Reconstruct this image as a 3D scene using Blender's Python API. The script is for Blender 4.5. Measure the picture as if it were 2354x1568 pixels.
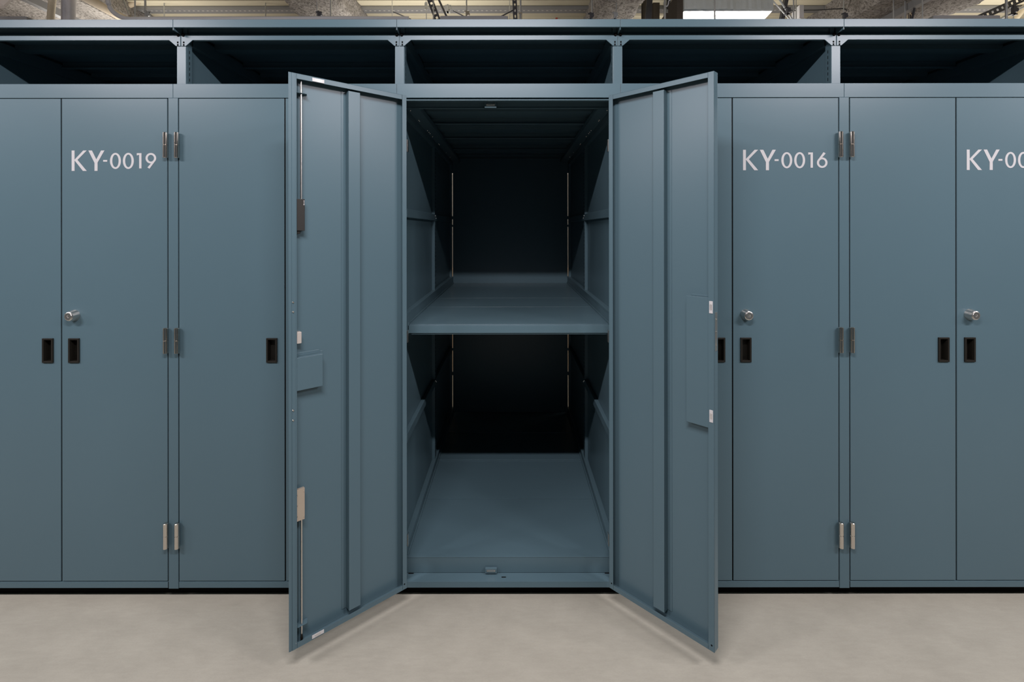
import bpy, bmesh, math, random
from mathutils import Vector, Matrix, noise
random.seed(7)
C = bpy.context.scene
for o in list(bpy.data.objects): bpy.data.objects.remove(o)
U = .00175            # metres per photo pixel on the door plane (y = 0)
F = 1111.6            # focal length in photo pixels (17 mm shift lens)
D = F*U               # camera distance to the door plane
EYE = 1.4875
# ---------------------------------------------------------------- camera, light, exposure
cam = bpy.data.cameras.new('camera'); camo = bpy.data.objects.new('camera', cam); C.collection.objects.link(camo)
cam.lens = 17; cam.sensor_width = 36; cam.sensor_fit = 'HORIZONTAL'; cam.shift_y = -(784-528)/2354
camo.location = (0, -D, EYE); camo.rotation_euler = (math.pi/2, math.radians(.06), 0); cam.clip_start = .05
C.camera = camo
w = bpy.data.worlds.new('world'); C.world = w; w.use_nodes = True
w.node_tree.nodes['Background'].inputs[0].default_value = (.55, .6, .7, 1)
w.node_tree.nodes['Background'].inputs[1].default_value = .004
C.view_settings.view_transform = 'Standard'; C.view_settings.look = 'None'; C.view_settings.gamma = 1
C.view_settings.use_curve_mapping = False; C.view_settings.exposure = 0.0
LAMP_Y, LAMP_Z, AISLE_E, BACK_E = -1.70, 2.89, 74.0, 13.0
def tube_light(x, y, z, power, col, L=1.2, up=False):
    l = bpy.data.lights.new('tube_lamp', 'AREA'); l.shape = 'RECTANGLE'; l.size = L; l.size_y = .05
    l.energy = power; l.color = col
    o = bpy.data.objects.new('tube_lamp', l); C.collection.objects.link(o)
    o.location = (x, y, z); o.rotation_euler = (math.pi if up else 0, 0, 0); return o
FRONT_X = (-5.5, -2.85, -.2, 2.45, 5.1)
for x in FRONT_X:                                  # aisle in front of the lockers
    l = tube_light(x, LAMP_Y, LAMP_Z, AISLE_E, (1, .94, .98)); l.rotation_euler = (math.radians(21), 0, 0)
    tube_light(x, LAMP_Y, LAMP_Z+.07, AISLE_E*.05, (1, .95, .9), up=True)
for x in (-3.5, -.85, 1.8, 4.45):                   # aisle behind the lockers
    tube_light(x, 2.35, 2.9, BACK_E, (1, .93, .84))
    tube_light(x, 2.35, 2.97, BACK_E*.85, (1, .96, .9), up=True)

# ---------------------------------------------------------------- materials
def nt(name):
    m = bpy.data.materials.new(name); m.use_nodes = True
    return m, m.node_tree, m.node_tree.nodes['Principled BSDF']
def mat(name, col, rough=.5, metal=0, spec=.5, var=0, vscale=6, bump=0, bscale=400, vec='Object', stretch=None, detail=3):
    m, t, b = nt(name)
    b.inputs['Base Color'].default_value = (*col, 1); b.inputs['Roughness'].default_value = rough
    b.inputs['Metallic'].default_value = metal; b.inputs['Specular IOR Level'].default_value = spec
    tc = t.nodes.new('ShaderNodeTexCoord'); mp = t.nodes.new('ShaderNodeMapping')
    t.links.new(tc.outputs[vec], mp.inputs[0])
    if stretch: mp.inputs['Scale'].default_value = stretch
    if var:
        n = t.nodes.new('ShaderNodeTexNoise'); n.inputs['Scale'].default_value = vscale; n.inputs['Detail'].default_value = detail
        r = t.nodes.new('ShaderNodeMix'); r.data_type = 'RGBA'
        r.inputs[6].default_value = (*[c*(1-var) for c in col], 1); r.inputs[7].default_value = (*[min(1, c*(1+var)) for c in col], 1)
        t.links.new(mp.outputs[0], n.inputs[0]); t.links.new(n.outputs[0], r.inputs[0]); t.links.new(r.outputs[2], b.inputs['Base Color'])
    if bump:
        n = t.nodes.new('ShaderNodeTexNoise'); n.inputs['Scale'].default_value = bscale; n.inputs['Detail'].default_value = 2
        bp = t.nodes.new('ShaderNodeBump'); bp.inputs['Strength'].default_value = bump; bp.inputs['Distance'].default_value = .001
        t.links.new(mp.outputs[0], n.inputs[0]); t.links.new(n.outputs[0], bp.inputs['Height']); t.links.new(bp.outputs[0], b.inputs['Normal'])
    return m
PAINT = mat('blue_grey_paint', (.069, .116, .139), .32, 0, .30, .03, 3, .035, 1500)
PAINT_D = PAINT
CHROME = mat('polished_nickel', (.62, .58, .53), .16, 1, .5)
STEEL = mat('satin_stainless', (.62, .60, .57), .3, 1, .5, .08, 60)
PALEZ = mat('pale_zinc', (.46, .42, .38), .45, .3)
TANZ = mat('yellow_zinc_plate', (.44, .375, .30), .42, .55, .5, .05, 30)
BLACK = mat('black_plastic', (.009, .008, .006), .42, 0, .35)
DARKBOX = mat('dark_lock_case', (.014, .013, .011), .5, 0, .4, .05, 40)
WHITE = mat('white_plastic', (.47, .46, .46), .4)
LETTER = mat('white_lettering', (.41, .405, .41), .55)
PLINTH = mat('black_plinth', (.003, .003, .003), .8, 0, .1)
VINYL, t, b = nt('greige_vinyl')
tc = t.nodes.new('ShaderNodeTexCoord')
def noise_n(scale, detail, stretch, rot=0):
    mp = t.nodes.new('ShaderNodeMapping'); mp.inputs['Scale'].default_value = stretch; mp.inputs['Rotation'].default_value = (0, 0, rot)
    n = t.nodes.new('ShaderNodeTexNoise'); n.inputs['Scale'].default_value = scale; n.inputs['Detail'].default_value = detail
    n.inputs['Roughness'].default_value = .65
    t.links.new(tc.outputs['Object'], mp.inputs[0]); t.links.new(mp.outputs[0], n.inputs[0]); return n
n1 = noise_n(9, 6, (.8, 1.3, 1)); n2 = noise_n(85, 5, (.22, 1, 1), .06); n3 = noise_n(1.6, 3, (1, 1, 1))
r = t.nodes.new('ShaderNodeValToRGB'); r.color_ramp.elements[0].position = .34; r.color_ramp.elements[1].position = .66
r.color_ramp.elements[0].color = (.268, .254, .211, 1); r.color_ramp.elements[1].color = (.362, .346, .290, 1)
def madd(a, b_, f):
    x = t.nodes.new('ShaderNodeMix'); x.inputs[0].default_value = f
    t.links.new(a, x.inputs[2]); t.links.new(b_, x.inputs[3]); return x.outputs[0]
n4 = noise_n(330, 2, (.35, 1, 1), -.05)
mix = madd(madd(n1.outputs[0], madd(n2.outputs[0], n4.outputs[0], .45), .55), n3.outputs[0], .25)
t.links.new(mix, r.inputs[0]); t.links.new(r.outputs[0], b.inputs['Base Color'])
b.inputs['Roughness'].default_value = .42
bp = t.nodes.new('ShaderNodeBump'); bp.inputs['Strength'].default_value = .15; bp.inputs['Distance'].default_value = .002
t.links.new(n2.outputs[0], bp.inputs['Height']); t.links.new(bp.outputs[0], b.inputs['Normal'])
WALL = mat('cream_wall', (.50, .46, .42), .8, 0, .3, .03, 2)
FARLOCK = mat('far_blue_grey_paint', (.05, .075, .09), .5)
WARM = mat('tan_wainscot', (.80, .60, .44), .6, 0, .3, .05, 4)
DECK = mat('tan_deck_steel', (.50, .45, .33), .5, 0, .5, .12, 2.2, 0, 400, 'Object', (1, 7, 1))
GALV = mat('galvanised_steel', (.36, .37, .37), .42, .6, .5, .15, 25)
GREYP = mat('grey_painted_metal', (.22, .22, .22), .5, .2, .5, .06, 9)
ROD = mat('threaded_zinc_rod', (.45, .46, .46), .35, .8)
DARKST = mat('dark_strut_steel', (.05, .05, .055), .45, .4, .5, .2, 30)
RUSTD = mat('dark_brown_brackets', (.045, .036, .026), .7, .1, .3, .4, 14)
TANP = mat('tan_pipe_lagging', (.40, .33, .24), .7, 0, .3, .08, 20)
CREAM = mat('cream_corrugated_hose', (.60, .52, .38), .6)
LAG = mat('silver_pipe_cover', (.50, .50, .53), .38, .6, .5, .1, 60, .3, 90)
PVC = mat('pale_grey_pvc', (.42, .42, .43), .4)
CABLE = mat('black_cable', (.03, .03, .03), .5)
RED = mat('red_plastic', (.4, .05, .03), .5)
SPRAY, t, b = nt('sprayed_fireproofing')
tc = t.nodes.new('ShaderNodeTexCoord'); n = t.nodes.new('ShaderNodeTexNoise'); n.inputs['Scale'].default_value = 55; n.inputs['Detail'].default_value = 7
n.inputs['Roughness'].default_value = .7
v = t.nodes.new('ShaderNodeTexNoise'); v.inputs['Scale'].default_value = 5; v.inputs['Detail'].default_value = 3
r = t.nodes.new('ShaderNodeValToRGB'); r.color_ramp.elements[0].position = .36; r.color_ramp.elements[1].position = .56
r.color_ramp.elements[0].color = (.09, .078, .066, 1); r.color_ramp.elements[1].color = (.36, .33, .30, 1)
t.links.new(tc.outputs['Object'], n.inputs[0]); t.links.new(tc.outputs['Object'], v.inputs[0])
t.links.new(n.outputs[0], r.inputs[0]); t.links.new(r.outputs[0], b.inputs['Base Color']); b.inputs['Roughness'].default_value = .95
bp = t.nodes.new('ShaderNodeBump'); bp.inputs['Strength'].default_value = 1; bp.inputs['Distance'].default_value = .02
t.links.new(n.outputs[0], bp.inputs['Height']); t.links.new(bp.outputs[0], b.inputs['Normal'])
FOIL = mat('crinkled_foil', (.52, .57, .60), .36, .72, .5, .05, 8, 0)
t = FOIL.node_tree; b = t.nodes['Principled BSDF']
n = t.nodes.new('ShaderNodeTexNoise'); n.inputs['Scale'].default_value = 28; n.inputs['Detail'].default_value = 5
bp = t.nodes.new('ShaderNodeBump'); bp.inputs['Strength'].default_value = .5; bp.inputs['Distance'].default_value = .004
tc = t.nodes.new('ShaderNodeTexCoord'); t.links.new(tc.outputs['Object'], n.inputs[0]); t.links.new(n.outputs[0], bp.inputs['Height']); t.links.new(bp.outputs[0], b.inputs['Normal'])
# galvanised strip with a row of pressed slots (dashes along x)
SLOTTED, t, b = nt('slotted_galvanised')
b.inputs['Roughness'].default_value = .45; b.inputs['Metallic'].default_value = .5
tc = t.nodes.new('ShaderNodeTexCoord'); sx = t.nodes.new('ShaderNodeSeparateXYZ'); t.links.new(tc.outputs['Object'], sx.inputs[0])
def mth(op, a, v):
    x = t.nodes.new('ShaderNodeMath'); x.operation = op
    t.links.new(a, x.inputs[0]); 
    if isinstance(v, (int, float)): x.inputs[1].default_value = v
    else: t.links.new(v, x.inputs[1])
    return x.outputs[0]
fx = mth('LESS_THAN', mth('FRACT', mth('MULTIPLY', mth('ADD', sx.outputs[0], 50), 1/.0445), 0), .42)
fy = mth('LESS_THAN', mth('ABSOLUTE', sx.outputs[1], 0), .006)
mk = mth('MULTIPLY', fx, fy)
mx = t.nodes.new('ShaderNodeMix'); mx.data_type = 'RGBA'; mx.inputs[6].default_value = (.27, .27, .27, 1); mx.inputs[7].default_value = (.62, .60, .56, 1)
t.links.new(mk, mx.inputs[0]); t.links.new(mx.outputs[2], b.inputs['Base Color'])

# ---------------------------------------------------------------- mesh helpers
class MB:
    def __init__(s): s.bm = bmesh.new()
    def box(s, x0, x1, y0, y1, z0, z1):
        x0, x1 = sorted((x0, x1)); y0, y1 = sorted((y0, y1)); z0, z1 = sorted((z0, z1))
        v = [s.bm.verts.new(p) for p in ((x0,y0,z0),(x1,y0,z0),(x1,y1,z0),(x0,y1,z0),(x0,y0,z1),(x1,y0,z1),(x1,y1,z1),(x0,y1,z1))]
        for f in ((3,2,1,0),(4,5,6,7),(0,1,5,4),(1,2,6,5),(2,3,7,6),(3,0,4,7)): s.bm.faces.new([v[i] for i in f])
        return s
    def prism(s, pts, axis, a0, a1):
        """polygon pts (2d) extruded along axis from a0 to a1"""
        def P(p, a):
            return {'x': (a, p[0], p[1]), 'y': (p[0], a, p[1]), 'z': (p[0], p[1], a)}[axis]
        A = [s.bm.verts.new(P(p, a0)) for p in pts]; B = [s.bm.verts.new(P(p, a1)) for p in pts]
        s.bm.faces.new(A); s.bm.faces.new(B[::-1])
        n = len(pts)
        for i in range(n): s.bm.faces.new((A[i], B[i], B[(i+1) % n], A[(i+1) % n]))
        return s
    def plate(s, xs, ys, holes, axis, a0, a1):
        """flat sheet on a grid with the listed cells left open, extruded a0..a1"""
        def P(x, y, a): return {'x': (a, x, y), 'y': (x, a, y), 'z': (x, y, a)}[axis]
        nx, ny = len(xs), len(ys)
        V = [[[s.bm.verts.new(P(x, y, a)) for y in ys] for x in xs] for a in (a0, a1)]
        solid = {(i, j) for i in range(nx-1) for j in range(ny-1)} - set(holes)
        for (i, j) in solid:
            s.bm.faces.new((V[0][i][j], V[0][i+1][j], V[0][i+1][j+1], V[0][i][j+1]))
            s.bm.faces.new((V[1][i][j], V[1][i][j+1], V[1][i+1][j+1], V[1][i+1][j]))
            for (di, dj, a, b_) in ((-1,0,(0,0),(0,1)),(1,0,(1,1),(1,0)),(0,-1,(1,0),(0,0)),(0,1,(0,1),(1,1))):
                if (i+di, j+dj) not in solid:
                    p, q = (i+a[0], j+a[1]), (i+b_[0], j+b_[1])
                    s.bm.faces.new((V[0][p[0]][p[1]], V[0][q[0]][q[1]], V[1][q[0]][q[1]], V[1][p[0]][p[1]]))
        for v in [v for v in s.bm.verts if not v.link_faces]: s.bm.verts.remove(v)
        return s
    def lathe(s, prof, c, axis='z', n=24):
        """prof: list of (r, h) ; closed with caps where r == 0"""
        rings = []
        def P(r_, a, h):
            x, y = r_*math.cos(a), r_*math.sin(a)
            return {'z': (c[0]+x, c[1]+y, c[2]+h), 'y': (c[0]+x, c[1]+h, c[2]+y), 'x': (c[0]+h, c[1]+x, c[2]+y)}[axis]
        for r_, h in prof:
            rings.append([s.bm.verts.new(P(r_, 2*math.pi*i/n, h)) for i in range(n)] if r_ > 1e-6 else [s.bm.verts.new(P(0, 0, h))])
        for A, B in zip(rings, rings[1:]):
            for i in range(n):
                j = (i+1) % n
                a = (A[i], A[j]) if len(A) > 1 else (A[0],)
                b_ = (B[j], B[i]) if len(B) > 1 else (B[0],)
                s.bm.faces.new(a+b_)
        for R_, f in ((rings[0], 1), (rings[-1], -1)):
            if len(R_) > 1: s.bm.faces.new(R_[::f])
        return s
    def tube(s, pts, r_, n=12, rfun=None):
        pts = [Vector(p) for p in pts]; rings = []
        for k, p in enumerate(pts):
            d = (pts[min(k+1, len(pts)-1)]-pts[max(k-1, 0)]).normalized()
            up = Vector((0, 0, 1)) if abs(d.z) < .9 else Vector((0, 1, 0))
            a = d.cross(up).normalized(); b_ = a.cross(d)
            rr = rfun(k) if rfun else r_
            rings.append([s.bm.verts.new(p+rr*(math.cos(q)*a+math.sin(q)*b_)) for q in [2*math.pi*i/n for i in range(n)]])
        for A, B in zip(rings, rings[1:]):
            for i in range(n): s.bm.faces.new((A[i], A[(i+1) % n], B[(i+1) % n], B[i]))
        s.bm.faces.new(rings[0][::-1]); s.bm.faces.new(rings[-1])
        return s
    def mesh(s, name, m, smooth=False):
        bmesh.ops.recalc_face_normals(s.bm, faces=s.bm.faces)
        me = bpy.data.meshes.new(name); s.bm.to_mesh(me); s.bm.free(); me.materials.append(m)
        if smooth:
            for p in me.polygons: p.use_smooth = True
        return me
CACHE = {}
def part(name, parent, m, build, loc=(0, 0, 0), bevel=0, smooth=False, key=None, label=None, rot=None):
    """one mesh object; build(MB) draws it; the same key shares mesh data"""
    if key is not None and key in CACHE: me = CACHE[key]
    else:
        b_ = MB(); build(b_); me = b_.mesh(name, m, smooth)
        if key is not None: CACHE[key] = me
    o = bpy.data.objects.new(name, me); C.collection.objects.link(o); o.parent = parent; o.location = loc
    if rot: o.rotation_euler = rot
    if bevel:
        md = o.modifiers.new('bevel', 'BEVEL'); md.width = bevel; md.segments = 2; md.limit_method = 'ANGLE'; md.angle_limit = math.radians(40)
        md.use_clamp_overlap = True
    if smooth:
        md = o.modifiers.new('edges', 'EDGE_SPLIT'); md.split_angle = math.radians(40)
    if label: o['label'] = label
    return o
def tag(o, label, cat, group=None):
    o['label'] = label; o['category'] = cat
    if group: o['group'] = group
    return o
def structure(name, m, build, **k):
    o = part(name, None, m, build, **k); o['kind'] = 'structure'; return o
def thing(name, label, cat, loc=(0, 0, 0), group=None):
    o = bpy.data.objects.new(name, None); C.collection.objects.link(o); o.location = loc; o.empty_display_size = .1
    return tag(o, label, cat, group)
def ZP(h): return EYE+h*U        # height from a pixel offset above the eye line

# ---------------------------------------------------------------- room
structure('floor', VINYL, lambda m: m.box(-8, 8, -4.2, 3.3, -.1, 0))
def deck(m):
    pts = []; y = -4.2; y0 = 4.697-D-24*.24-2*.24
    top = 3.75
    prof = [(-4.2, top)]
    k = 0; y = y0
    while y < 3.3:
        prof += [(max(y, -4.2), 3.6+.0), (y+.098, 3.6), (y+.102, 3.606), (y+.108, 3.606), (y+.112, 3.6), (y+.222, 3.6), (y+.226, 3.64), (y+.236, 3.64)] if y > -4.2 else []
        y += .24
    prof += [(3.3, 3.6), (3.3, top)]
    m.prism(prof, 'x', -8, 8)
structure('ceiling', DECK, deck)
structure('wall_back', WALL, lambda m: m.box(-8, 8, 3.2, 3.3, 0, 3.6))
structure('wall_front', FARLOCK, lambda m: m.box(-8, 8, -3.1, -3.0, 0, 3.6))
structure('wall_left', WALL, lambda m: m.box(-8.1, -8, -4.2, 3.3, 0, 3.6))
structure('wall_right', WALL, lambda m: m.box(8, 8.1, -4.2, 3.3, 0, 3.6))
structure('trim_back', WARM, lambda m: m.box(-8, 8, 3.18, 3.2, 0, 1.08))

# ---------------------------------------------------------------- lettering (own geometric strokes, unit = 1/2.703 px)
def ring(cx, cz, rx, rz, sx_, sz_, a0=0, a1=360, n=48):
    n_ = n if a1-a0 == 360 else n+1
    A = [math.radians(a0+(a1-a0)*i/n) for i in range(n_)]
    return [('r', ([(cx+rx*math.cos(t_), cz+rz*math.sin(t_)) for t_ in A], [(cx+(rx-sx_)*math.cos(t_), cz+(rz-sz_)*math.sin(t_)) for t_ in A], a1-a0 == 360))]
def zero(x): return ring(x+34, 62, 34, 50, 14.5, 11)
def one(x): return [('p', [(x, 110), (x, 96), (x+14.5, 99), (x+14.5, 15), (x+29, 15), (x+29, 110)])]
def nine(x): return ring(x+33, 78.5, 33, 32.5, 13.5, 11.5) + [('p', [(x+64, 66), (x+51, 66), (x+12, 21), (x+25, 13)])]
def six(x): return ring(x+33, 46.5, 33, 32.5, 13.5, 11.5) + [('p', [(x+2, 58), (x+15, 58), (x+54, 104), (x+41, 112)])]
def five(x): return [('p', [(x+10, 111), (x+10, 64), (x+22, 64), (x+22, 111)]), ('p', [(x+10, 111), (x+10, 99), (x+56, 99), (x+56, 111)])] + ring(x+30, 45, 31, 32, 13.5, 11.5, -140, 130)
KY = [('p', [(0, 0), (18, 0), (18, 127), (0, 127)]), ('p', [(14, 66), (72, 127), (94, 127), (32, 64)]), ('p', [(16, 68), (30, 76), (94, 0), (70, 0)]),
      ('p', [(142, 0), (161, 0), (161, 56), (142, 56)]), ('p', [(104, 127), (126, 127), (160, 58), (144, 46)]), ('p', [(204, 127), (183, 127), (143, 52), (159, 48)]),
      ('p', [(196, 57), (221, 57), (221, 68), (196, 68)])]
DIG = {'0': zero, '1': one, '9': nine, '6': six, '5': five}
def lettering(code):
    xs = (238, 318, 405, 459)
    L = list(KY)
    for ch, x in zip(code, xs): L += DIG[ch](x)
    def b_(m):
        k = U/2.703
        pi = 0
        for kind, q in L:
            if kind == 'p':
                pi += 1
                m.prism([(p[0]*k, p[1]*k) for p in q], 'y', -.0006-.00003*pi, .0002)
            else:
                O, I, closed = q; n = len(O)
                V = [[m.bm.verts.new((p[0]*k, y, p[1]*k)) for p in ps] for y in (-.0005, .0002) for ps in (O, I)]   # front outer, front inner, back outer, back inner
                for i in range(n if closed else n-1):
                    j = (i+1) % n
                    for a, b_2 in ((0, 1), (1, 3), (3, 2), (2, 0)): m.bm.faces.new((V[a][i], V[a][j], V[b_2][j], V[b_2][i]))
                if not closed:
                    for i in (0, n-1): m.bm.faces.new((V[0][i], V[1][i], V[3][i], V[2][i]))
    return b_

# ---------------------------------------------------------------- lockers
HALF = 257.15            # half module in px
IN = 246.5               # inside half width
YB = .853*D              # rear of the locker
YM = .437*D
DW = .4235               # closed leaf width
DT, DZ0, DZ1 = .03, .0755, 2.0162
HX = 13.6                # leaf edge from the module boundary (px)
def handle_mesh(m):
    # black recessed pull: rim, four inner walls, back; origin at its centre on the skin plane
    ow, oh, iw, ih, out, dep = .0218, .049, .0148, .0425, -.005, .0195
    m.plate((-ow, -iw, iw, ow), (-oh, -ih, ih, oh), [(1, 1)], 'y', out, .001)
    m.plate((-iw-.0015, -iw, iw, iw+.0015), (-ih-.0015, -ih, ih, ih+.0015), [(1, 1)], 'y', .0005, dep)
    m.box(-iw-.0015, iw+.0015, dep, dep+.0015, -ih-.0015, ih+.0015)
def door_leaf(locker, side, loc, rz, wdt=DW, lock=False, code=None, handle=True, opened=None):
    """side +1: hinged at its left edge, leaf runs to +x ; -1: hinged right, runs to -x"""
    s = side; hx = wdt-.028-.0218      # handle centre from hinge edge
    hz = ZP(-276.5)
    def build(m):
        a, b_ = (0, wdt) if s > 0 else (-wdt, 0)
        h = s*hx
        if handle: m.plate((a, h-.017, h+.017, b_), (DZ0, hz-.044, hz+.044, DZ1), [(1, 1)], 'y', 0, .0014)
        else: m.box(a, b_, 0, .0014, DZ0, DZ1)
        e = .0014
        m.box(a, a+e, e, DT, DZ0, DZ1); m.box(b_-e, b_, e, DT, DZ0, DZ1)
        m.box(a+e, b_-e, e, DT, DZ0, DZ0+e); m.box(a+e, b_-e, e, DT, DZ1-e, DZ1)
        lh, lf = (.0187, .0205 if s < 0 else .0155)
        al, bl = (lh, lf) if s > 0 else (lf, lh)
        m.box(a, a+al, DT-e, DT, DZ0, DZ1); m.box(b_-bl, b_, DT-e, DT, DZ0, DZ1)
        m.box(a+al+.0006, b_-bl-.0006, DT-e-.0004, DT-.0004, DZ0+.0006, DZ0+.0182); m.box(a+al+.0006, b_-bl-.0006, DT-e-.0004, DT-.0004, DZ1-.0182, DZ1-.0006)
    d = part('door', locker, PAINT, build, loc, bevel=.0011, key=('door', s, wdt, handle), rot=(0, 0, rz))
    if handle: part('recessed_handle', d, BLACK, handle_mesh, (s*hx, 0, hz), bevel=.0012, key='handle', label='black recessed pull handle')
    # hat-section stiffener down the middle of the inner side
    def stiff(m):
        x0, x1 = s*.1897, s*.2341
        m.box(x0, x1, DT-.0045, DT-.003, .105, 1.992); m.box(x0, x0+s*.0014, .003, DT-.003, .105, 1.992); m.box(x1-s*.0014, x1, .003, DT-.003, .105, 1.992)
        m.box(x1, x1+s*.017, .0016, .003, .105, 1.992); m.box(x0-s*.012, x0, .0016, .003, .105, 1.992)
    part('stiffener', d, PAINT, stiff, bevel=.001, key=('stiff', s))
    if lock:
        def knob(m):
            m.lathe([(.0228, 0), (.0225, -.003), (.0180, -.024), (.0172, -.0265), (.0150, -.0275), (.0148, -.0262)], (0, 0, 0), 'y', 40)
        k = part('lock_cylinder', d, STEEL, knob, (s*(wdt-.0505), 0, ZP(-196)), smooth=True, key='knob', label='brushed steel lock cylinder')
        # rotating core with a dimpled key hole, sits inside the cylinder's collar
        c = part('lock_core', k, STEEL, lambda m: m.lathe([(.0138, -.020), (.0138, -.0280), (.0128, -.0290), (.0048, -.0290), (.0042, -.0275), (0, -.0268)], (0, 0, 0), 'y', 32), smooth=True, key='core')
        c.parent = d; c.location = k.location
    if code:
        part('number_lettering', d, LETTER, lettering(code), (s*wdt+22.7*U, 0, ZP(136)), label='number KY-%s in pale letters' % code)
    return d
def hinge_mesh(m):
    r_, L = .0090, .0512
    m.lathe([(0, -L), (.0075, -L), (r_, -L+.0015), (r_, -.0012), (.0075, 0), (.0075, .0006), (r_, .0016), (r_, L-.0015), (.0075, L), (0, L)], (0, 0, 0), 'z', 24)
def gusset_beam(m):
    # rail across the top of the opening with a gusset at each end and slot holes in the gussets
    zt, zb, zg = ZP(460), ZP(446.7), ZP(433); y0, y1 = .046, .0495
    e, k = (HALF-1)*U, 1/.976
    xg0, xg1 = e-10.5*U*k, e-26*U*k
    m.prism([(-e, zt), (e, zt), (e, zg), (xg0, zg), (xg1, zb), (-xg1, zb), (-xg0, zg), (-e, zg)], 'y', y0, y1)
    m.box(-e, e, y1, .075, zt-.002, zt); m.box(-xg1, xg1, y1, .06, zb, zb+.0015)
def slot_mesh(m): m.box(-.0028, .0028, -.0005, .001, -.0035, .0035)
def tray(m, x0, x1, y0, y1, zt, h, ribs=1):
    m.box(x0, x1, y0, y1, zt-.0015, zt)
    m.box(x0, x1, y0, y0+.0015, zt-h, zt-.0015); m.box(x0, x1, y1-.0015, y1, zt-h, zt-.0015)
    m.box(x0, x1, y0+.0015, y0+.014, zt-h, zt-h+.0015); m.box(x0, x1, y1-.014, y1-.0015, zt-h, zt-h+.0015)
    for i in range(ribs):
        yc = y0+(y1-y0)*(i+1)/(ribs+1)
        m.box(x0, x1, yc-.03, yc+.03, zt-h*.75, zt-h*.75+.0015); m.box(x0, x1, yc-.03, yc-.0285, zt-h*.75, zt-.0015); m.box(x0, x1, yc+.0285, yc+.03, zt-h*.75, zt-.0015)
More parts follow.
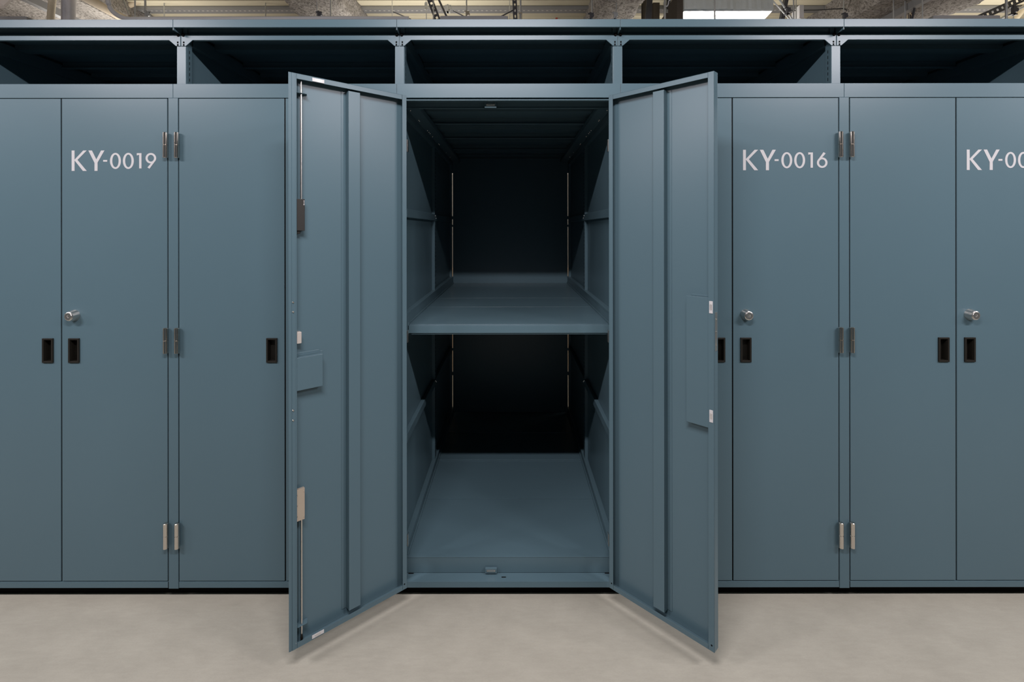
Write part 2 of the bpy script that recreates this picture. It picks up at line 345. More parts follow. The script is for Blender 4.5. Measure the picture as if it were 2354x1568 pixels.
def locker(cx_px, label, code=None, mode='closed', last=False):
    X0 = (cx_px-1177)*U
    L = thing('storage_locker', label, 'locker', (X0, 0, 0), 'row of blue-grey storage lockers')
    h, i_ = HALF*U, IN*U
    part('fascia_panel', L, PAINT, lambda m: (m.box(-h+.0006, h-.0006, 0, .0015, ZP(466), ZP(484)), m.box(-h+.0006, h-.0006, .0015, .010, ZP(466), ZP(466)+.0015), m.box(-h+.0006, h-.0006, .0015, .046, ZP(484)-.0015, ZP(484))), bevel=.0008, key='fascia')
    for s in (-1, 1):
        part('fascia_return', L, PAINT, lambda m: m.box(s*(h-.0007), s*(h-.0019), .002, .046, ZP(460), ZP(482)), key=('fret', s))
    bm_ = part('upper_beam', L, PAINT, gusset_beam, bevel=.0006, key='ubeam')
    for s in (-1, 1):
        for zz, hh in ((441.5, 1), (435.6, 1.3)):
            part('slot', bm_, PLINTH, slot_mesh, (s*(h-7*U), .0456, ZP(zz)), key='slot')
        part('bolt', bm_, PLINTH, lambda m: m.lathe([(0, -.006), (.004, -.0055), (.0062, -.003), (.0068, 0), (.0068, .004)], (0, 0, 0), 'y', 20), (s*(h-5.8*U), .046, ZP(458.5)), smooth=True, key='bolt', label='black domed bolt')
    part('header_panel', L, PAINT, lambda m: (m.box(-h+.0005, h-.0005, 0, .0015, ZP(303.6), ZP(336)), m.box(-h+.0005, h-.0005, .0015, .05, ZP(336)-.0015, ZP(336)), m.box(-h+.0005, h-.0005, .0015, .016, ZP(303.6), ZP(303.6)+.0015)), bevel=.0008, key='header')
    # side walls, ties, rear
    for s in (-1, 1):
        part('side_panel', L, PAINT, lambda m: m.box(s*255.4*U, s*256.2*U, .058, YB-.004, ZP(-822), ZP(481)), key=('side', s))
        # slotted uprights: front (upper half shows its slots) and middle
        def post(m, y0, y1, pr):
            m.box(s*(i_-pr), s*(i_+.016), y0, y0+.0016, .05, ZP(478)); m.box(s*(i_-pr), s*(i_-pr-.0014), y0, y1, .05, ZP(478))
            m.box(s*(i_-pr), s*(i_+.002), y1-.0016, y1, .05, ZP(478))
        if s < 0 or last:
            part('front_post', L, PAINT, lambda m: m.box(s*h-10.9*U, s*h+10.9*U, .0497, .0540, .05, ZP(460)), bevel=.0015, key=('fpost', s))
            part('frame_post', L, PAINT, lambda m: m.box(s*h-11.3*U, s*h+11.3*U, .0, .04, ZP(-825), ZP(303.6)), bevel=.0014, key=('dpost', s))
        fp = part('slotted_upright', L, PAINT, lambda m: m.box(s*(i_-.0015), s*255.4*U, .055, .086, .05, ZP(478)), bevel=.0006, key=('slotup', s))
        if mode == 'open' or True:
            def holes(m):
                z = ZP(340)
                while z < ZP(425): m.box(s*(i_-.0018), s*(i_-.0010), .068, .0715, z, z+.013); z += .023
            part('slot_row', fp, PLINTH, holes, key=('slots', s))
        if mode == 'open':
            mp_ = part('middle_upright', L, PAINT, lambda m: (m.box(s*(i_-.0015), s*255.4*U, YM-.022, YM-.0205, .05, ZP(300)), m.box(s*(i_-.0015), s*i_, YM-.0205, YM+.02, .05, ZP(300)), m.box(s*i_, s*255.4*U, YM+.0185, YM+.02, .05, ZP(300))), bevel=.0006)
            for yy in (YM-.012, YM+.008):
                def holes2(m):
                    z = ZP(-770)
                    while z < ZP(290):
                        m.box(s*(i_-.0019), s*(i_-.0012), yy-.002, yy+.002, z, z+.012)
                        z += .022
                part('slot_row', mp_, PLINTH, holes2)
            part('rear_upright', L, PAINT, lambda m: m.box(s*(i_-.0005), s*255.4*U, YB-.045, YB-.006, .05, ZP(300)), bevel=.0006)
            for zt, nm in ((51, 'upper'), (-491, 'lower')):
                part('side_tie', L, PAINT, lambda m: m.box(s*(i_-.0035), s*255.4*U, .0865, YB-.046, ZP(zt-21), ZP(zt)), bevel=.0012)
                for dy in (-.012, .012):
                    part('bolt', L, CHROME, lambda m: m.lathe([(0, -s*.005), (.003, -s*.0045), (.0048, -s*.002), (.005, 0)], (0, 0, 0), 'x', 14), (s*(i_-.0035), YM+dy, ZP(zt-9-dy*300)), smooth=True, label='small shiny bolt')
            part('shelf_rail', L, PAINT, lambda m: (m.box(s*(i_-.0085), s*255.4*U, .062, YB-.008, ZP(-203), ZP(-198)), m.box(s*(i_-.0070), s*255.4*U, .062, YB-.008, ZP(-249), ZP(-203)), m.box(s*(i_-.0115), s*(i_-.007), .085, YB-.008, ZP(-249), ZP(-223))), bevel=.0008)
            part('floor_rail', L, PAINT, lambda m: (m.box(s*(i_-.008), s*255.4*U, .062, YB-.008, ZP(-800), ZP(-752)), m.box(s*(i_-.014), s*(i_-.008), .062, YB-.008, ZP(-800), ZP(-770))), bevel=.0008)
            cr = part('ceiling_rail', L, PAINT, lambda m: (m.box(s*(i_-.060), s*(i_-.007), .060, YB-.008, ZP(286.5), ZP(288)), m.box(s*(i_-.004), s*255.4*U, .060, YB-.008, ZP(272), ZP(288)), m.box(s*(i_-.060), s*(i_-.0585), .060, YB-.008, ZP(288), ZP(300))), bevel=.0005)
            for yy in (.09, .27, .29, .50, .545, .58, .66, .88, .905, 1.2, 1.4):
                part('rivet', cr, CHROME, lambda m: m.lathe([(0, -.003), (.0028, -.0018), (.0036, 0)], (0, 0, 0), 'z', 12), (s*(i_-.017), yy, ZP(286.5)), smooth=True, key='rivet')
        part('upper_rail', L, PAINT, lambda m: (m.box(s*(i_-.006), s*(i_-.004), .087, YB-.008, ZP(441), ZP(470)), m.box(s*(i_-.006), s*255.4*U, .087, YB-.008, ZP(440), ZP(441))), bevel=.0005, key=('urail', s))
    part('back_panel', L, PAINT, lambda m: m.box(-i_+.0036, i_-.0036, YB-.002, YB, ZP(-822), ZP(480)), key='back')
    for s in (-1, 1):        # the clips that bridge the rear slits
        for a, b_ in ((241, 480), (44, 58), (12, 21), (-246, -225), (-515, -504), (-620, -605), (-770, -757), (-822, -782)):
            part('rear_clip', L, PAINT, lambda m: m.box(s*(i_-.008), s*(256.2*U if a > 200 else i_+.008), YB+.0002, YB+.003, ZP(a), ZP(b_)), key=('clips', s, a))
    part('top_panel', L, PAINT, lambda m: m.box(-h+.0006, h-.0006, .0465, YB, ZP(481), ZP(483)), key='top')
    ys = [.060, .47, .85, 1.24, YB-.010]
    for a, b_ in zip(ys, ys[1:]):
        part('deck_panel', L, PAINT, lambda m: tray(m, -i_+.003, i_-.003, a+.001, b_-.001, ZP(318), .03, 1), bevel=.0006, key=('deck', a))
        part('roof_panel', L, PAINT, lambda m: tray(m, -i_+.003, i_-.003, a+.001, b_-.001, ZP(478), .03, 1), bevel=.0006, key=('roof', a))
    # door frame: top rail with channel, sill with tread, black plinth
    fx = h-12.8*U
    part('door_frame_rail', L, PAINT, lambda m: (m.box(-fx, fx, .030, .05, ZP(303), ZP(305.2)), m.box(-fx, fx, .0497, .0512, ZP(287), ZP(303)), m.box(-fx, fx, .0455, .0512, ZP(285.6), ZP(287)), m.box(-fx, fx, .004, .03, ZP(306), ZP(307)), m.box(-fx, fx, .0512, .066, ZP(286.5), ZP(287.3)), m.box(-fx, fx, .0512, .0530, ZP(287.3), ZP(318))), bevel=.0009, key='frail')
    sill = part('base_rail', L, PAINT, lambda m: (m.box(-fx, fx, 0, .05, ZP(-811), ZP(-809)), m.box(-fx, fx, 0, .0016, ZP(-823), ZP(-811))), bevel=.0012, key='sill')
    part('plinth', L, PLINTH, lambda m: m.box(-h+.001, h-.001, .038, YB-.02, 0, ZP(-824)), key='plinth', label='black recessed plinth')
    if mode == 'open':
        part('riser', L, PAINT, lambda m: (m.box(-fx, fx, .0500, .0515, ZP(-809), ZP(-771)), m.box(-fx, fx, .0490, .0620, ZP(-773), ZP(-771))), bevel=.0013)
        # the second, raised line just behind the riser is the first floor board's rolled front edge
        fys = [.0645, .488, .898, 1.28, YB-.008]
        for a, b_ in zip(fys, fys[1:]):
            part('floor_panel', L, PAINT, lambda m: (tray(m, -i_+.0085, i_-.0085, a+.001, b_-.001, ZP(-775), .03, 0), m.box(-i_+.0085, i_-.0085, a+.0012, a+.0045, ZP(-775), ZP(-775)+.0022)), bevel=.0006)
        part('floor_joint', L, PAINT, lambda m: (m.box(-i_+.009, i_-.009, .905, .912, ZP(-775), ZP(-774)), m.box(-i_+.009, i_-.009, .882, .888, ZP(-775), ZP(-774.2))), bevel=.0006)
        sys_ = [.0885, .54, .868, YB-.008]
        def shelf_board(a, b_, first):
            def f(m):
                tray(m, -i_+.012, i_-.012, a+.001, b_-.001, ZP(-227), .036 if first else .03, 0)
                if first:
                    m.box(-i_+.004, i_-.004, a-.0035, a-.0015, ZP(-248), ZP(-229.5)); m.box(-i_+.020, i_-.020, a+.002, a+.004, ZP(-252), ZP(-248))
            return f
        for k, (a, b_) in enumerate(zip(sys_, sys_[1:])):
            part('shelf_board', L, PAINT, shelf_board(a, b_, k == 0), bevel=.0018)
        for zc, yc, up in ((292.5, .047, 1), (-800, .047, -1)):
            c = part('door_catch', L, PAINT, lambda m: m.box(-.0245, .0245, -.006, .004, -.0115, .0115), (-42.5*U, yc-.004, ZP(zc)), bevel=.002)
            part('catch_plate', c, STEEL, lambda m: m.box(-.0185, .0185, -.0085, -.005, -.0035, .0055), bevel=.0016, label='bright metal catch plate')
            for q in (-1, 1):
                part('screw', c, CHROME, lambda m: m.lathe([(0, -.0105), (.0018, -.0100), (.0024, -.0085)], (q*.0145, 0, .001), 'y', 12), smooth=True)
        def sillslots(m):
            m.box((1157-1169.5)*U-.009, (1157-1169.5)*U+.009, .022, .0275, ZP(-809), ZP(-809)+.0003)
            for s in (-1, 1): m.box(s*(fx-.012), s*(fx-.034), .044, .0498, ZP(-809), ZP(-809)+.0003); m.box(s*(fx-.006), s*(fx-.011), .027, .032, ZP(-809), ZP(-809)+.0003)
        part('sill_slot', sill, PLINTH, sillslots)
        for s in (-1, 1):
            for zc, y_ in ((193, 0), (-245, 0), (-712, 0)):
                q = 231.6 if s < 0 else 227.6
                part('hinge_leaf', L, STEEL, lambda m: (m.box(s*q*U, s*(h-.022), -.0065, -.0050, -.0245, .0245), m.box(s*q*U, s*(q*U+.0015), -.0050, .012, -.0245, .0245)), (0, 0, ZP(zc)), bevel=.0006, label='pale steel hinge leaf')
    for s in (-1, 1):
        for zc in (194, -253, -699):
            part('hinge', L, CHROME, hinge_mesh, (s*(h-12.9*U), -.0122, ZP(zc)), smooth=True, key='hinge', label='nickel hinge barrel')
    hx = h-HX*U
    if mode == 'open':
        part('frame_lip', L, PAINT, lambda m: m.box(-fx, fx, .003, .030, ZP(297.6), ZP(300.2)), bevel=.001)
    else:  # black strips added to darken the door gaps, standing in for shade
        for s in (-1, 1):
            part('gap_shade_strip', L, PLINTH, lambda m: m.box(s*(hx+.0004), s*(h-11.5*U), .0030, .020, ZP(-806), ZP(302)), key=('shade', s), label='black strip added as door gap seal')
        part('gap_shade_strip', L, PLINTH, lambda m: m.box(-(hx-DW)+.0002, (hx-DW)-.0002, .0030, .024, ZP(-806), ZP(302)), key='cshade', label='black strip added as door gap seal')
        part('gap_shade_strip', L, PLINTH, lambda m: m.box(-hx, hx, .004, .020, ZP(302.3), ZP(303.3)), key='tshade', label='black strip added as door gap seal')
    if mode == 'open':
        left = door_leaf(L, 1, (-.4349-X0, -.017, 0), math.radians(180+41.45), wdt=.4303)
        right = door_leaf(L, -1, (.4031-X0, -.017, 0), math.atan2(.7127, -.7014), wdt=.4156, lock=True)
        open_door_left(left); open_door_right(right)
    else:
        door_leaf(L, 1, (-hx, 0, 0), 0)
        door_leaf(L, -1, (hx, 0, 0), 0, lock=True, code=code)
    return L

def strike(d, x, z, vert, sgn):
    a, b_ = (.0265, .0062) if not vert else (.006, .0205)
    if not vert: a = .0205
    k = part('magnet_strike', d, WHITE, lambda m: m.box(-a, a, 0, .0016, -b_, b_), (x, DT, z), bevel=.0005, label='white magnet strike plate')
    def bars(m):
        for q in (-.0022, .0022):
            if vert: m.box(q-.0010, q+.0010, .0016, .0021, -.0095, .0095)
            else: m.box(-.0100, .0100, .0016, .0021, q-.0010, q+.0010)
    part('metal_bar', k, STEEL, bars)
def open_door_left(d):
    W_ = .4303
    part('overlap_strip', d, PAINT, lambda m: (m.box(W_-.001, W_+.0105, DT-.0035, DT-.001, DZ0, DZ1), m.box(W_-.011, W_+.0005, DT-.0002, DT+.0012, DZ0+.001, DZ1-.001)), bevel=.0009)
    def rod(z0, z1, tip):
        def f(m):
            pr = [(0, z0), (.0034, z0), (.0034, z1), (0, z1)]
            if tip > 0: pr = [(0, z0), (.0034, z0), (.0034, z1-.03), (.0024, z1), (0, z1)]
            else: pr = [(0, z0), (.0024, z0), (.0034, z0+.03), (.0034, z1), (0, z1)]
            m.lathe(pr, (.396, .0165, 0), 'z', 16)
        return f
    part('latch_rod', d, STEEL, rod(1.592, 1.996, 1), smooth=True, label='thin steel latch rod running up')
    lr = part('latch_rod', d, STEEL, rod(.092, .502, -1), smooth=True, label='thin steel latch rod running down')
    part('rod_tip', lr, BLACK, lambda m: m.lathe([(0, .080), (.0040, .081), (.0046, .094), (.0028, .108), (0, .109)], (.396, .0165, 0), 'z', 16), smooth=True, label='black rod tip')
    for z in (1.953, .1385):
        part('rod_guide', d, PAINT, lambda m: m.prism([(.412, .0014), (.3745, .0014), (.3725, .004), (.3795, .0235), (.382, .0250), (.412, .0250)], 'z', z, z+.0016), bevel=.0006)
    bx = part('latch_case', d, DARKBOX, lambda m: m.box(.3868, .4130, .0016, .0250, 1.4846, 1.5925), bevel=.001, label='dark brown latch case')
    def mk(m):
        z = 1.588
        for a, w_ in ((.0055, .0030), (.0022, .0024), (.0035, .0026), (.0020, .0022), (.0030, .0030)):
            m.box(.3878+.0008, .3878+w_, .0250, .02515, z-a*.6, z); z -= a*.6+.0008
        m.box(.3878, .3914, .0250, .02515, z-.0018, z)
    part('maker_mark', bx, WHITE, mk, label='tiny pale mark')
    part('rubber_stop', d, BLACK, lambda m: m.box(.400, .412, .004, .020, 1.474, 1.4846), bevel=.002)
    part('catch_block', d, PALEZ, lambda m: m.box(.3975, .4130, .0016, .0240, 1.1013, 1.1401), bevel=.001, label='small pale latch block')
    part('handle_cover', d, PAINT, lambda m: (m.box(.3270, .4145, .0030, .0265, .9420, 1.0535), m.box(.3180, .3270, .0016, .0028, .950, 1.060), m.box(.333, .4145, .0016, .0028, 1.0535, 1.0655)), bevel=.0012)
    lp = part('latch_plate', d, TANZ, lambda m: m.box(.3880, .4145, .0130, .0245, .4995, .6060), bevel=.0004, label='tan latch plate with screws')
    part('latch_body', d, PAINT, lambda m: m.box(.3915, .4130, .0016, .0130, .505, .600), bevel=.001)
    for x, z in ((.3905, .595), (.3905, .5085), (.4115, .5525), (.4122, .5890), (.4122, .5150)):
        part('screw', lp, CHROME, lambda m: m.lathe([(0, .0022), (.0012, .0020), (.0020, 0)], (x, .0245, z), 'y', 12), smooth=True)
    for z in (1.2442, 1.2121, .8817, .8482):
        part('screw', d, CHROME, lambda m: m.lathe([(0, .0035), (.0022, .0028), (.0036, 0)], (.4318-.0045, DT+.0010, z), 'y', 14), smooth=True, label='domed screw')
    part('rivet', d, WHITE, lambda m: m.lathe([(0, .001), (.0026, .0008), (.0032, 0)], (.4215, DT, .0945), 'y', 14), smooth=True)
    part('drain_hole', d, PLINTH, lambda m: m.lathe([(0, .0002), (.003, .0002), (.003, 0)], (.0113, DT, .0960), 'y', 14))
    strike(d, .343, 2.0055, False, 1); strike(d, .346, .0860, False, 1)
def open_door_right(d):
    part('lock_cover', d, PAINT, lambda m: (m.box(-.3155, -.3985, .0030, .0245, .8185, 1.2570), m.box(-.325, -.3985, .0016, .0030, 1.2570, 1.2630)), bevel=.0012)
    strike(d, -.4052, 1.2270, True, -1); strike(d, -.4056, .8625, True, -1)
    # forend of the mortice lock on the free edge
    e = .4156
    fe = part('lock_forend', d, STEEL, lambda m: m.box(-e-.0012, -e+.0005, .0065, .0235, 1.080, 1.210), bevel=.0004, label='steel lock face plate')
    part('latch_bolt', fe, STEEL, lambda m: m.box(-e-.0024, -e-.0010, .0095, .0205, 1.120, 1.146), bevel=.0006)
    for z in (1.186, 1.102):
        part('screw', fe, CHROME, lambda m: m.lathe([(0, -.0026), (.0020, -.0022), (.0030, -.0010)], (-e, .015, z), 'x', 14), smooth=True)
    for x, z in ((-.4062, .0955), (-.0112, .0975)):
        part('drain_hole', d, PLINTH, lambda m: m.lathe([(0, .0002), (.003, .0002), (.003, 0)], (x, DT, z), 'y', 14))
CX = [1169.5+514.3*k for k in (-2, -1, 0, 1, 2)]
locker(CX[0], 'blue-grey closed steel locker numbered KY-0019 at the left end of the row', '0019')
locker(CX[1], 'blue-grey closed steel locker left of the open one, right leaf hidden behind the open door')
locker(CX[2], 'open blue-grey steel locker with both doors swung out, empty inside with one shelf', mode='open')
locker(CX[3], 'blue-grey closed steel locker numbered KY-0016 right of the open one', '0016')
locker(CX[4], 'blue-grey closed steel locker at the right edge, its number starting KY-00 cut off', '0015', last=True)

# ---------------------------------------------------------------- overhead services seen above the lockers
def W(px, py, d): return Vector(((px-1177)/F*d, d-D, EYE+(528-py)/F*d))
def DC(py, z): return (z-EYE)*F/(528-py)       # distance at which a ray through row py meets height z
def solo(name, label, cat, m, build, group=None, **k):
    return tag(part(name, None, m, build, **k), label, cat, group)
dch = (DC(14, 3.6)+DC(27, 3.6))/2
solo('ceiling_channel', 'long grey slotted galvanised strip running left to right under the tan deck', 'channel', SLOTTED, lambda m: (m.box(-7.5, 7.5, -.058, .058, -.016, .0), m.box(-7.5, 7.5, -.064, -.058, -.03, 0), m.box(-7.5, 7.5, .058, .066, -.006, 0)), loc=(0, dch-D, 3.6))
def sprayed(x0, x1, zb, label, y0=-.6, y1=3.19, flare=.0):
    """I-beam wrapped in rough sprayed fireproofing running front to back"""
    n, ny = 44, 190
    def f(m):
        prof = []
        wd = x1-x0
        P = [(x0, 3.61), (x0, zb+.04), (x0+.02, zb), (x1-.02, zb), (x1, zb+.04), (x1, 3.61)]
        L = [0]
        for a, b_ in zip(P, P[1:]): L.append(L[-1]+math.hypot(b_[0]-a[0], b_[1]-a[1]))
        for i in range(n):
            s_ = L[-1]*i/(n-1); k = max(j for j in range(len(P)-1) if L[j] <= s_+1e-9); q = (s_-L[k])/(L[k+1]-L[k])
            prof.append((P[k][0]+(P[k+1][0]-P[k][0])*q, P[k][1]+(P[k+1][1]-P[k][1])*q))
        g = []
        cx_, cz_ = (x0+x1)/2, 3.6
        for j in range(ny):
            y = y0+(y1-y0)*j/(ny-1); row = []
            for (x, z) in prof:
                nn = noise.fractal(Vector((x*7, y*7, z*7)), 1, 2, 4)*.028
                d_ = Vector((x-cx_, z-cz_)).normalized()
                row.append(m.bm.verts.new((x+d_.x*nn, y, min(z+d_.y*nn, 3.612))))
            g.append(row)
        for A, B in zip(g, g[1:]):
            for i in range(n-1): m.bm.faces.new((A[i], A[i+1], B[i+1], B[i]))
            m.bm.faces.new((A[-1], A[0], B[0], B[-1]))
        m.bm.faces.new(g[0]); m.bm.faces.new(g[-1][::-1])
    return solo('sprayed_beam', label, 'beam', SPRAY, f, 'beams with sprayed fireproofing', smooth=True)
sprayed(-5.6, -3.55, 3.38, 'wide grey-brown sprayed ceiling beam at the far left behind the silver pipe')
sprayed(-1.87, -1.42, 3.34, 'rough grey sprayed ceiling beam between the grey conduit run and the slotted strut')
sprayed(.72, 1.08, 3.34, 'rough grey sprayed ceiling beam left of the foil wrapped duct')
sprayed(2.95, 3.82, 3.33, 'broad grey sprayed ceiling beam at the right with cables crossing it')
def rod(px, d, label, z0=2.45, r_=.0045, lean=0, mtl=ROD, name='hanging_rod', cat='rod'):
    x = (px-1177)/F*d
    return solo(name, label, cat, mtl, lambda m: m.tube([(x+lean, d-D, 3.61), (x, d-D, z0)], r_, 10), 'rods hanging from the ceiling')
RZ = 2.6
rod(80, 4.35, 'thin dark rod hanging from the ceiling left of the cream hose', RZ, .0042)
rod(311, 3.9, 'zinc hanging rod just right of the curved grey conduit', RZ, .0055)
rod(334.5, 3.9, 'thicker zinc hanging rod with a dark clamp near its foot, right of the curved conduit', RZ, .0075)
rod(378, 4.5, 'short dark rod in front of the slotted strip, right of the clamped rod', RZ, .0050)
rod(611, 4.5, 'dark thin rod just left of the rough grey beam', RZ, .0045)
rod(729, 3.9, 'zinc rod with a clamp in front of the rough beam', RZ, .0042)
rod(761, 3.9, 'zinc rod crossing the right half of the rough grey beam', RZ, .0065)
rod(902, 4.4, 'thin grey rod left of the small hanging bracket', RZ, .0035)
rod(997, 3.9, 'zinc rod beside the slanting perforated strut', RZ, .0055)
rod(1073, 3.7, 'zinc rod ending in a bright clamp over the grey tray', RZ, .0050)
rod(1172, 4.4, 'thin dark rod left of the upright perforated strut', RZ, .0035)
rod(1197, 3.7, 'bright zinc rod with a turnbuckle right of the upright strut', RZ, .0075)
rod(1361, 3.9, 'zinc rod at the left edge of the rough beam near the foil duct', RZ, .0065)
rod(1417, 3.9, 'zinc rod crossing the middle of the rough beam near the foil duct', RZ, .0045)
rod(1529, 3.6, 'zinc rod beside the dark brackets left of the foil duct', RZ, .0075)
rod(1643.5, 3.3, 'zinc rod hanging in front of the foil wrapped duct', RZ, .0055)
rod(1825, 3.9, 'zinc rod between the crossed braces and the white trunking', RZ, .0055)
rod(1830.5, 4.2, 'darker rod directly beside the white trunking', RZ, .0045)
rod(1940, 3.9, 'thin grey rod where the black cable turns down', RZ, .0035)
rod(2054.5, 3.9, 'zinc rod in front of the broad beam, left of the pair', RZ, .0050)
rod(2081, 3.9, 'zinc rod in front of the broad beam next to the bright brace', RZ, .0060)
rod(2121, 3.55, 'thin dark rod right of the bright brace', RZ, .0045)
rod(2314, 3.5, 'zinc rod crossing the dark strut at the far right', RZ, .0080)
rod(2330, 4.2, 'short dark rod right of the dark strut at the far right', RZ, .0045)
# clamps on the rods
def clamp(px, py, d, label, mtl, s=1):
    def f(m):
        m.box(-.022*s, .018*s, -.012, .012, -.03*s, -.022*s); m.box(-.006*s, .006*s, -.012, .012, -.03*s, .03*s)
        m.lathe([(0, -.01), (.014*s, -.01), (.014*s, .01), (0, .01)], (.014*s, 0, .004), 'y', 12)
        m.box(-.02*s, .026*s, -.008, .008, .018*s, .026*s)
    return solo('beam_clamp', label, 'clamp', mtl, f, 'clamps on the hanging rods', loc=W(px, py, d))
clamp(338, 34, 3.89, 'dark clamp on the thicker zinc rod right of the curved conduit', GALV, 1.1)
clamp(733, 34, 3.89, 'small clamp on the rod in front of the rough grey beam', DARKST, 1.0)
clamp(1030, 20, 4.35, 'grey clamp on the galvanised strip above the grey tray', GALV, 1.2)
clamp(1073, 33, 3.69, 'bright clamp at the foot of the rod over the grey tray', CHROME, .9)
clamp(1358, 38, 3.89, 'dark clamp on the rod at the left edge of the beam near the foil duct', DARKST, 1.0)
clamp(1413, 37, 3.89, 'pale clamp on the rod in the middle of the beam near the foil duct', GALV, 1.0)
clamp(1941, 39, 3.89, 'black clamp where the thin grey rod meets the cable', DARKST, 1.0)
clamp(2330, 25, 3.9, 'dark clamp on the short rod at the far right', DARKST, 1.3)
clamp(1810, 26, 3.9, 'dark clamp joining the crossed braces', DARKST, 1.0)
# turnbuckle
solo('turnbuckle', 'bright fork turnbuckle on the zinc rod right of the upright strut', 'fitting', CHROME, lambda m: (m.box(-.013, -.009, -.006, .006, -.05, .01), m.box(.009, .013, -.006, .006, -.05, .01), m.box(-.014, .014, -.007, .007, .006, .016)), loc=W(1197, 34, 3.69))
# hanging flat trays
def traybox(x0, x1, d, label, y0=36):
    a, b_ = W(x0, y0, d), W(x1, 45, d)
    return solo('service_tray', label, 'tray', GREYP, lambda m: (m.prism([(a.x, a.z-.002), (a.x+.02, a.z), (b_.x-.02, a.z), (b_.x, a.z-.002), (b_.x, a.z-.05), (a.x, a.z-.05)], 'y', a.y, a.y+.30), ), 'grey sheet metal service trays', bevel=.002)
traybox(-40, 62, 3.4, 'grey sheet metal tray at the far left above the locker tops')
traybox(1012, 1168, 3.4, 'grey sheet metal tray between the slanting and the upright perforated struts')
traybox(2146, 2300, 3.4, 'grey sheet metal tray at the right above the last locker')
# pipes and hoses
def ptube(name, label, cat, mtl, pts, r_, n=16, rf=None, smooth=True):
    return solo(name, label, cat, mtl, lambda m: m.tube(pts, r_, n, rf), smooth=smooth)
xs = (158-1177)/F*3.75
ptube('silver_pipe', 'thick silver covered pipe rising behind the locker KY-0019', 'pipe', LAG, [(xs, 3.75-D, 0), (xs, 3.75-D, 2), (xs, 3.75-D, 3.61)], .044, 28)
hp = []
for k in range(220):
    py = -30+k*1.2 if k < 75 else 60+(k-75)*4
    q = max(0, min(1, (60-py)/90)); px = 116.5+7*q**2+2*q
    hp.append(W(px, py, 3.72))
hp = [p for p in hp if p.z > 2.0 and p.z < 3.61]
ptube('corrugated_hose', 'cream corrugated hose curving up left of the silver pipe', 'hose', CREAM, hp, .024, 16, rf=lambda k: .0225 if k % 2 else .0240)
CD = 3.72
cp = [W(249, -60, CD), W(249, -20, CD)]
for k in range(13):
    a = math.pi+math.pi/2*k/12
    cp.append(W(303+54*math.cos(a), -2-45*math.sin(a), CD))
cp += [W(420, 42.5, CD), W(600, 42.3, CD), W(800, 42, CD), W(940, 42.5, CD)]
ptube('grey_conduit', 'pale grey conduit curving down then running right behind the locker tops', 'conduit', PVC, [p for p in cp if p.z < 3.7], .0172, 16)
def along(px, zz, w_, h_, name, label, cat, mtl, pyref=20, y0=.2, y1=3.18):
    d = DC(pyref, zz); x = (px-1177)/F*d
    return solo(name, label, cat, mtl, lambda m: m.box(x-w_/2, x+w_/2, y0, y1, zz, zz+h_), bevel=.003)
along(100, 3.25, .045, .06, 'cable_duct', 'flat grey cable duct slanting across the left sprayed beam', 'duct', GREYP, 21)
along(2100, 3.25, .045, .06, 'cable_duct', 'flat grey cable duct slanting across the right sprayed beam', 'duct', GREYP, 21)
d_ = DC(20, 3.30); x_ = (245-1177)/F*d_
ptube('lagged_pipe', 'tan lagged pipe running back beside the left sprayed beam', 'pipe', TANP, [(x_, .1, 3.30), (x_, 3.18, 3.30)], .033, 20)
ptube('lagged_pipe', 'short tan lagged pipe meeting the conduit bend at an angle', 'pipe', TANP, [W(268, 24, 4.5), W(318, 2, 4.5), W(330, -4, 4.5)], .026, 20)
# perforated struts
def strut(p, q, w_, label, mtl=DARKST, holes=True, dep=.04):
    p, q = Vector(p), Vector(q); L = (q-p).length; n = int(L/.045)
    r_ = solo('perforated_strut', label, 'strut', mtl, lambda m: m.plate((-w_/2, -w_*.18, w_*.18, w_/2), [L*i/(2*n+1) for i in range(2*n+2)], [(1, j) for j in range(1, 2*n, 2)] if holes else [], 'y', 0, .004).box(-w_/2, -w_/2+.004, .004, dep, 0, L).box(w_/2-.004, w_/2, .004, dep, 0, L))
    z = (q-p).normalized(); y = Vector((0, 1, 0)); x = y.cross(z).normalized(); y = z.cross(x)
    M = Matrix((x, y, z)).transposed().to_4x4(); M.translation = p; r_.matrix_world = M; return r_
strut(W(1012, 60, 4.0), W(985, -12, 4.0), .05, 'slanting dark perforated strut left of the grey tray')
strut(W(1186, 60, 4.0), W(1183, -12, 4.0), .036, 'upright dark perforated strut right of the grey tray')
strut(W(2230, 52, 4.1), W(2370, -10, 4.1), .055, 'dark perforated strut rising to the right at the far right', holes=True)
strut(W(1797, 60, 4.1), W(1812, -12, 4.1), .03, 'dark strut behind the crossed braces', holes=False)
def brace(p, q, r_, label, mtl=DARKST): ptube('brace', label, 'brace', mtl, [p, q], r_, 10)
brace(W(1006, -8, 4.2), W(1029, 42, 4.2), .009, 'dark slanting brace between the struts above the grey tray')
brace(W(1770.5, -5, 4.0), W(1820, 50, 4.0), .0055, 'bright thin brace slanting down right of the foil duct', ROD)
brace(W(1789, -6, 4.05), W(1826, 52, 4.05), .0075, 'darker thin brace crossing right of the foil duct', GALV)
brace(W(2112, -6, 3.9), W(2095, 34, 3.9), .006, 'bright brace slanting down to a bright joint at the right', ROD)
brace(W(2103.5, 17, 3.86), W(2097, 46, 3.86), .008, 'short black brace right of the bright joint')
brace(W(283, -6, 3.9), W(300, 40, 3.9), .006, 'bright thin brace slanting between the conduit bend and the zinc rod', ROD)
brace(W(1042, 25, 4.3), W(1068, 38, 4.3), .0055, 'short dark brace slanting down above the grey tray, left half')
brace(W(1183, 22, 4.02), W(1152, 38, 4.02), .0055, 'short dark brace slanting down above the grey tray, right half')
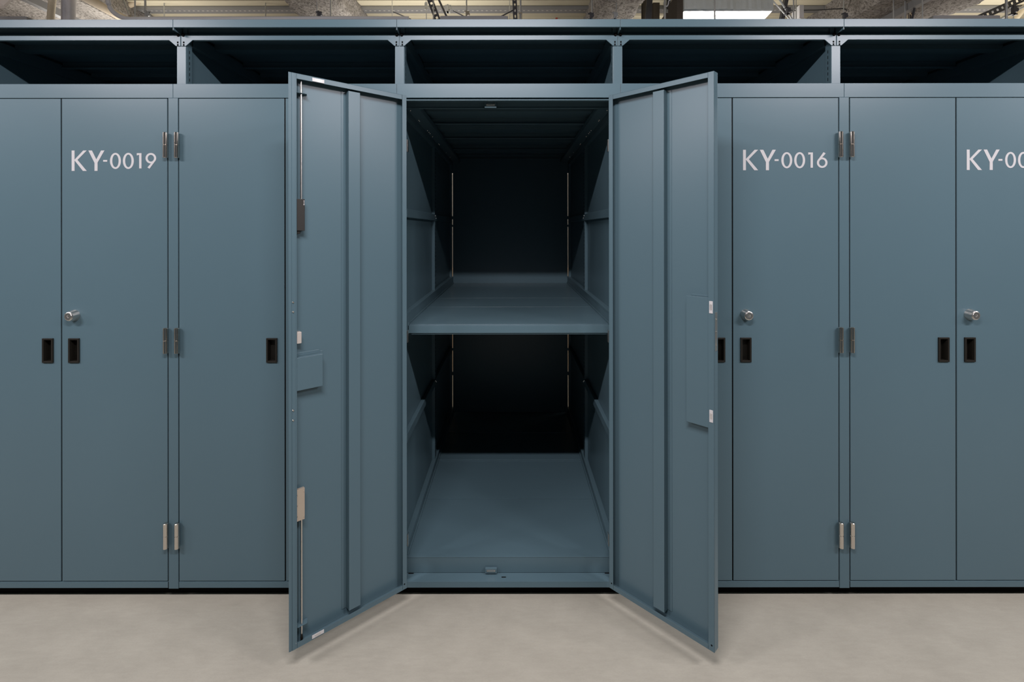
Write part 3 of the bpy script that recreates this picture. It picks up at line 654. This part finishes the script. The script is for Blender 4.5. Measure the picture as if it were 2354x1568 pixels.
brace(W(904, 27, 4.4), W(945, 44, 4.4), .005, 'thin dark brace slanting down left of the slanting strut')
brace(W(2296, 46, 4.3), W(2362, 12, 4.3), .012, 'grey slanting brace behind the far right rod', GALV)
ptube('cream_pipe', 'cream pipe running back at the far right edge', 'pipe', CREAM, [W(2330, 50, 4.55), W(2375, -6, 4.55)], .026, 16)
clampj = solo('brace_joint', 'bright joint at the foot of the slanting brace at the right', 'fitting', CHROME, lambda m: (m.lathe([(0, -.012), (.012, -.008), (.012, .008), (0, .012)], (0, 0, 0), 'z', 14), m.box(-.03, -.022, -.005, .005, -.045, -.005), m.box(-.012, -.004, -.005, .005, -.045, -.01)), loc=W(2095, 33, 3.88))
clampj = solo('brace_joint', 'bright joint at the foot of the slanting brace left of the zinc rod', 'fitting', CHROME, lambda m: (m.lathe([(0, -.012), (.010, -.008), (.010, .008), (0, .012)], (0, 0, 0), 'z', 14), m.box(-.012, -.006, -.005, .005, -.05, -.005)), loc=W(299, 37, 3.88))
# small bracket
hb = solo('hanging_bracket', 'small pale metal bracket hanging before the slotted strip', 'bracket', GALV, lambda m: (m.box(-.013, .013, -.004, .004, -.03, .028), m.box(-.011, .011, -.006, .02, .028, .034), m.tube([(0, 0, -.03), (.004, 0, -.14)], .004, 8), m.box(-.002, .002, -.002, .002, .03, .16)), loc=W(980, 14, 4.3), bevel=.001)
# foil duct: an insulated rectangular duct whose lower lip slopes back
x0, x1 = W(1574, 24, 3.95), W(1778, 24, 3.95)
def foil(m):
    n = 30
    ysz = [(x0.y, 3.61), (x0.y, x0.z+.01), (x0.y+.012, x0.z-.002), (x0.y+.26, x0.z-.035), (x0.y+.55, x0.z-.035), (x0.y+.55, 3.61)]
    rows = []
    for i in range(n):
        x = x0.x+(x1.x-x0.x)*i/(n-1)
        rows.append([m.bm.verts.new((x+random.uniform(-.002, .002), y+random.uniform(-.0015, .0015), z+random.uniform(-.0015, .0015))) for y, z in ysz])
    for A, B in zip(rows, rows[1:]):
        for j in range(len(ysz)): k = (j+1) % len(ysz); m.bm.faces.new((A[j], A[k], B[k], B[j]))
    m.bm.faces.new(rows[0]); m.bm.faces.new(rows[-1][::-1])
solo('foil_duct', 'rectangular air duct wrapped in crinkled silver foil hanging from the ceiling', 'duct', FOIL, foil)
# white trunking
a = W(1843.5, 12, 4.2)
solo('cable_trunking', 'short upright white cable trunking right of the crossed braces', 'trunking', WHITE, lambda m: (m.box(-.019, .019, 0, .04, -.11, 0), m.prism([(.0, -.11), (-.02, -.125), (-.02, -.3), (.02, -.3), (.04, -.11)], 'x', -.021, .021), m.prism([(0.04, 0), (.04, -.11), (.12, -.11), (.12, -.02)], 'x', -.019, .0)), loc=a, bevel=.001)
# cables
ptube('black_cable', 'black cable sagging across the beam then dropping behind the rod', 'cable', CABLE, [W(1815, 25, 4.25), W(1850, 24.5, 4.25), W(1880, 24, 4.25), W(1910, 22, 4.25), W(1938, 20.5, 4.25), W(1944, 22, 4.25), W(1949, 29, 4.25), W(1954, 44, 4.25), W(1955, 60, 4.25)], .0052, 8)
ptube('white_cable', 'loop of white cable hanging left of the foil duct', 'cable', PVC, [W(1533+9*math.cos(t_)*(.5+.5*(t_ > 0)), 3-12*math.sin(t_), 3.55) for t_ in [-2.0+.25*k for k in range(15)]], .004, 8)
# dark bracket cluster left of the foil duct
da = 3.9
def cl(px0, px1, py0, py1, d, dep, name, label, cat, mtl, skew=0):
    A, B = W(px0, py0, d), W(px1, py1, d); sk = skew/F*d
    return solo(name, label, cat, mtl, lambda m: m.prism([(A.x+sk, A.z), (B.x+sk, A.z), (B.x, B.z), (A.x, B.z)], 'y', A.y, A.y+dep), bevel=.002)
cl(1478, 1500, -14, 60, 4.35, .05, 'dark_bracket', 'dark brown upright bracket at the right edge of the rough beam', 'bracket', RUSTD)
cl(1484, 1497, -14, 60, 4.2, .03, 'dark_bracket', 'black bracket foot low beside the rough beam', 'bracket', DARKST, 5)
cl(1502, 1517, -14, 60, 4.5, .05, 'dark_stub', 'dark brown fireproofed stub behind the white cable loop', 'beam stub', RUSTD)
cl(1531, 1550, 30, 60, 4.1, .12, 'junction_box', 'small brown metal box between the rod and the foil duct', 'box', RUSTD)
cl(1537, 1549, -14, 24, 4.15, .02, 'metal_offcut', 'tan slanting metal flange above the brown box', 'flange', TANP, 12)
cl(1556, 1571, -14, 60, 3.6, .2, 'dark_duct', 'dark brown duct side directly left of the foil duct', 'duct', RUSTD)
cl(1534, 1548, -14, 22, 4.3, .02, 'dark_bracket', 'black upright plate behind the tan flange', 'bracket', DARKST)
solo('red_tag', 'tiny red plastic tag on the tan deck', 'tag', RED, lambda m: m.box(-.010, .010, -.003, .003, -.020, .002), loc=(W(1280, 41, DC(41, 3.6)).x, DC(41, 3.6)-D, 3.6), bevel=.001)
# ribbed white dome cut by the left edge
A = W(-44, -15, 3.15)
solo('ribbed_dome', 'shiny white ribbed duct end at the top left corner of the view', 'duct', mat('white_enamel', (.80, .76, .75), .22, .2), lambda m: (m.lathe([(0, -.088), (.045, -.080), (.088, -.050), (.088, -.046), (.121, -.0), (.121, .004), (.128, .06), (.128, .16)], (0, 0, 0), 'z', 14),), loc=A, rot=(math.radians(-12), math.radians(22), 0))
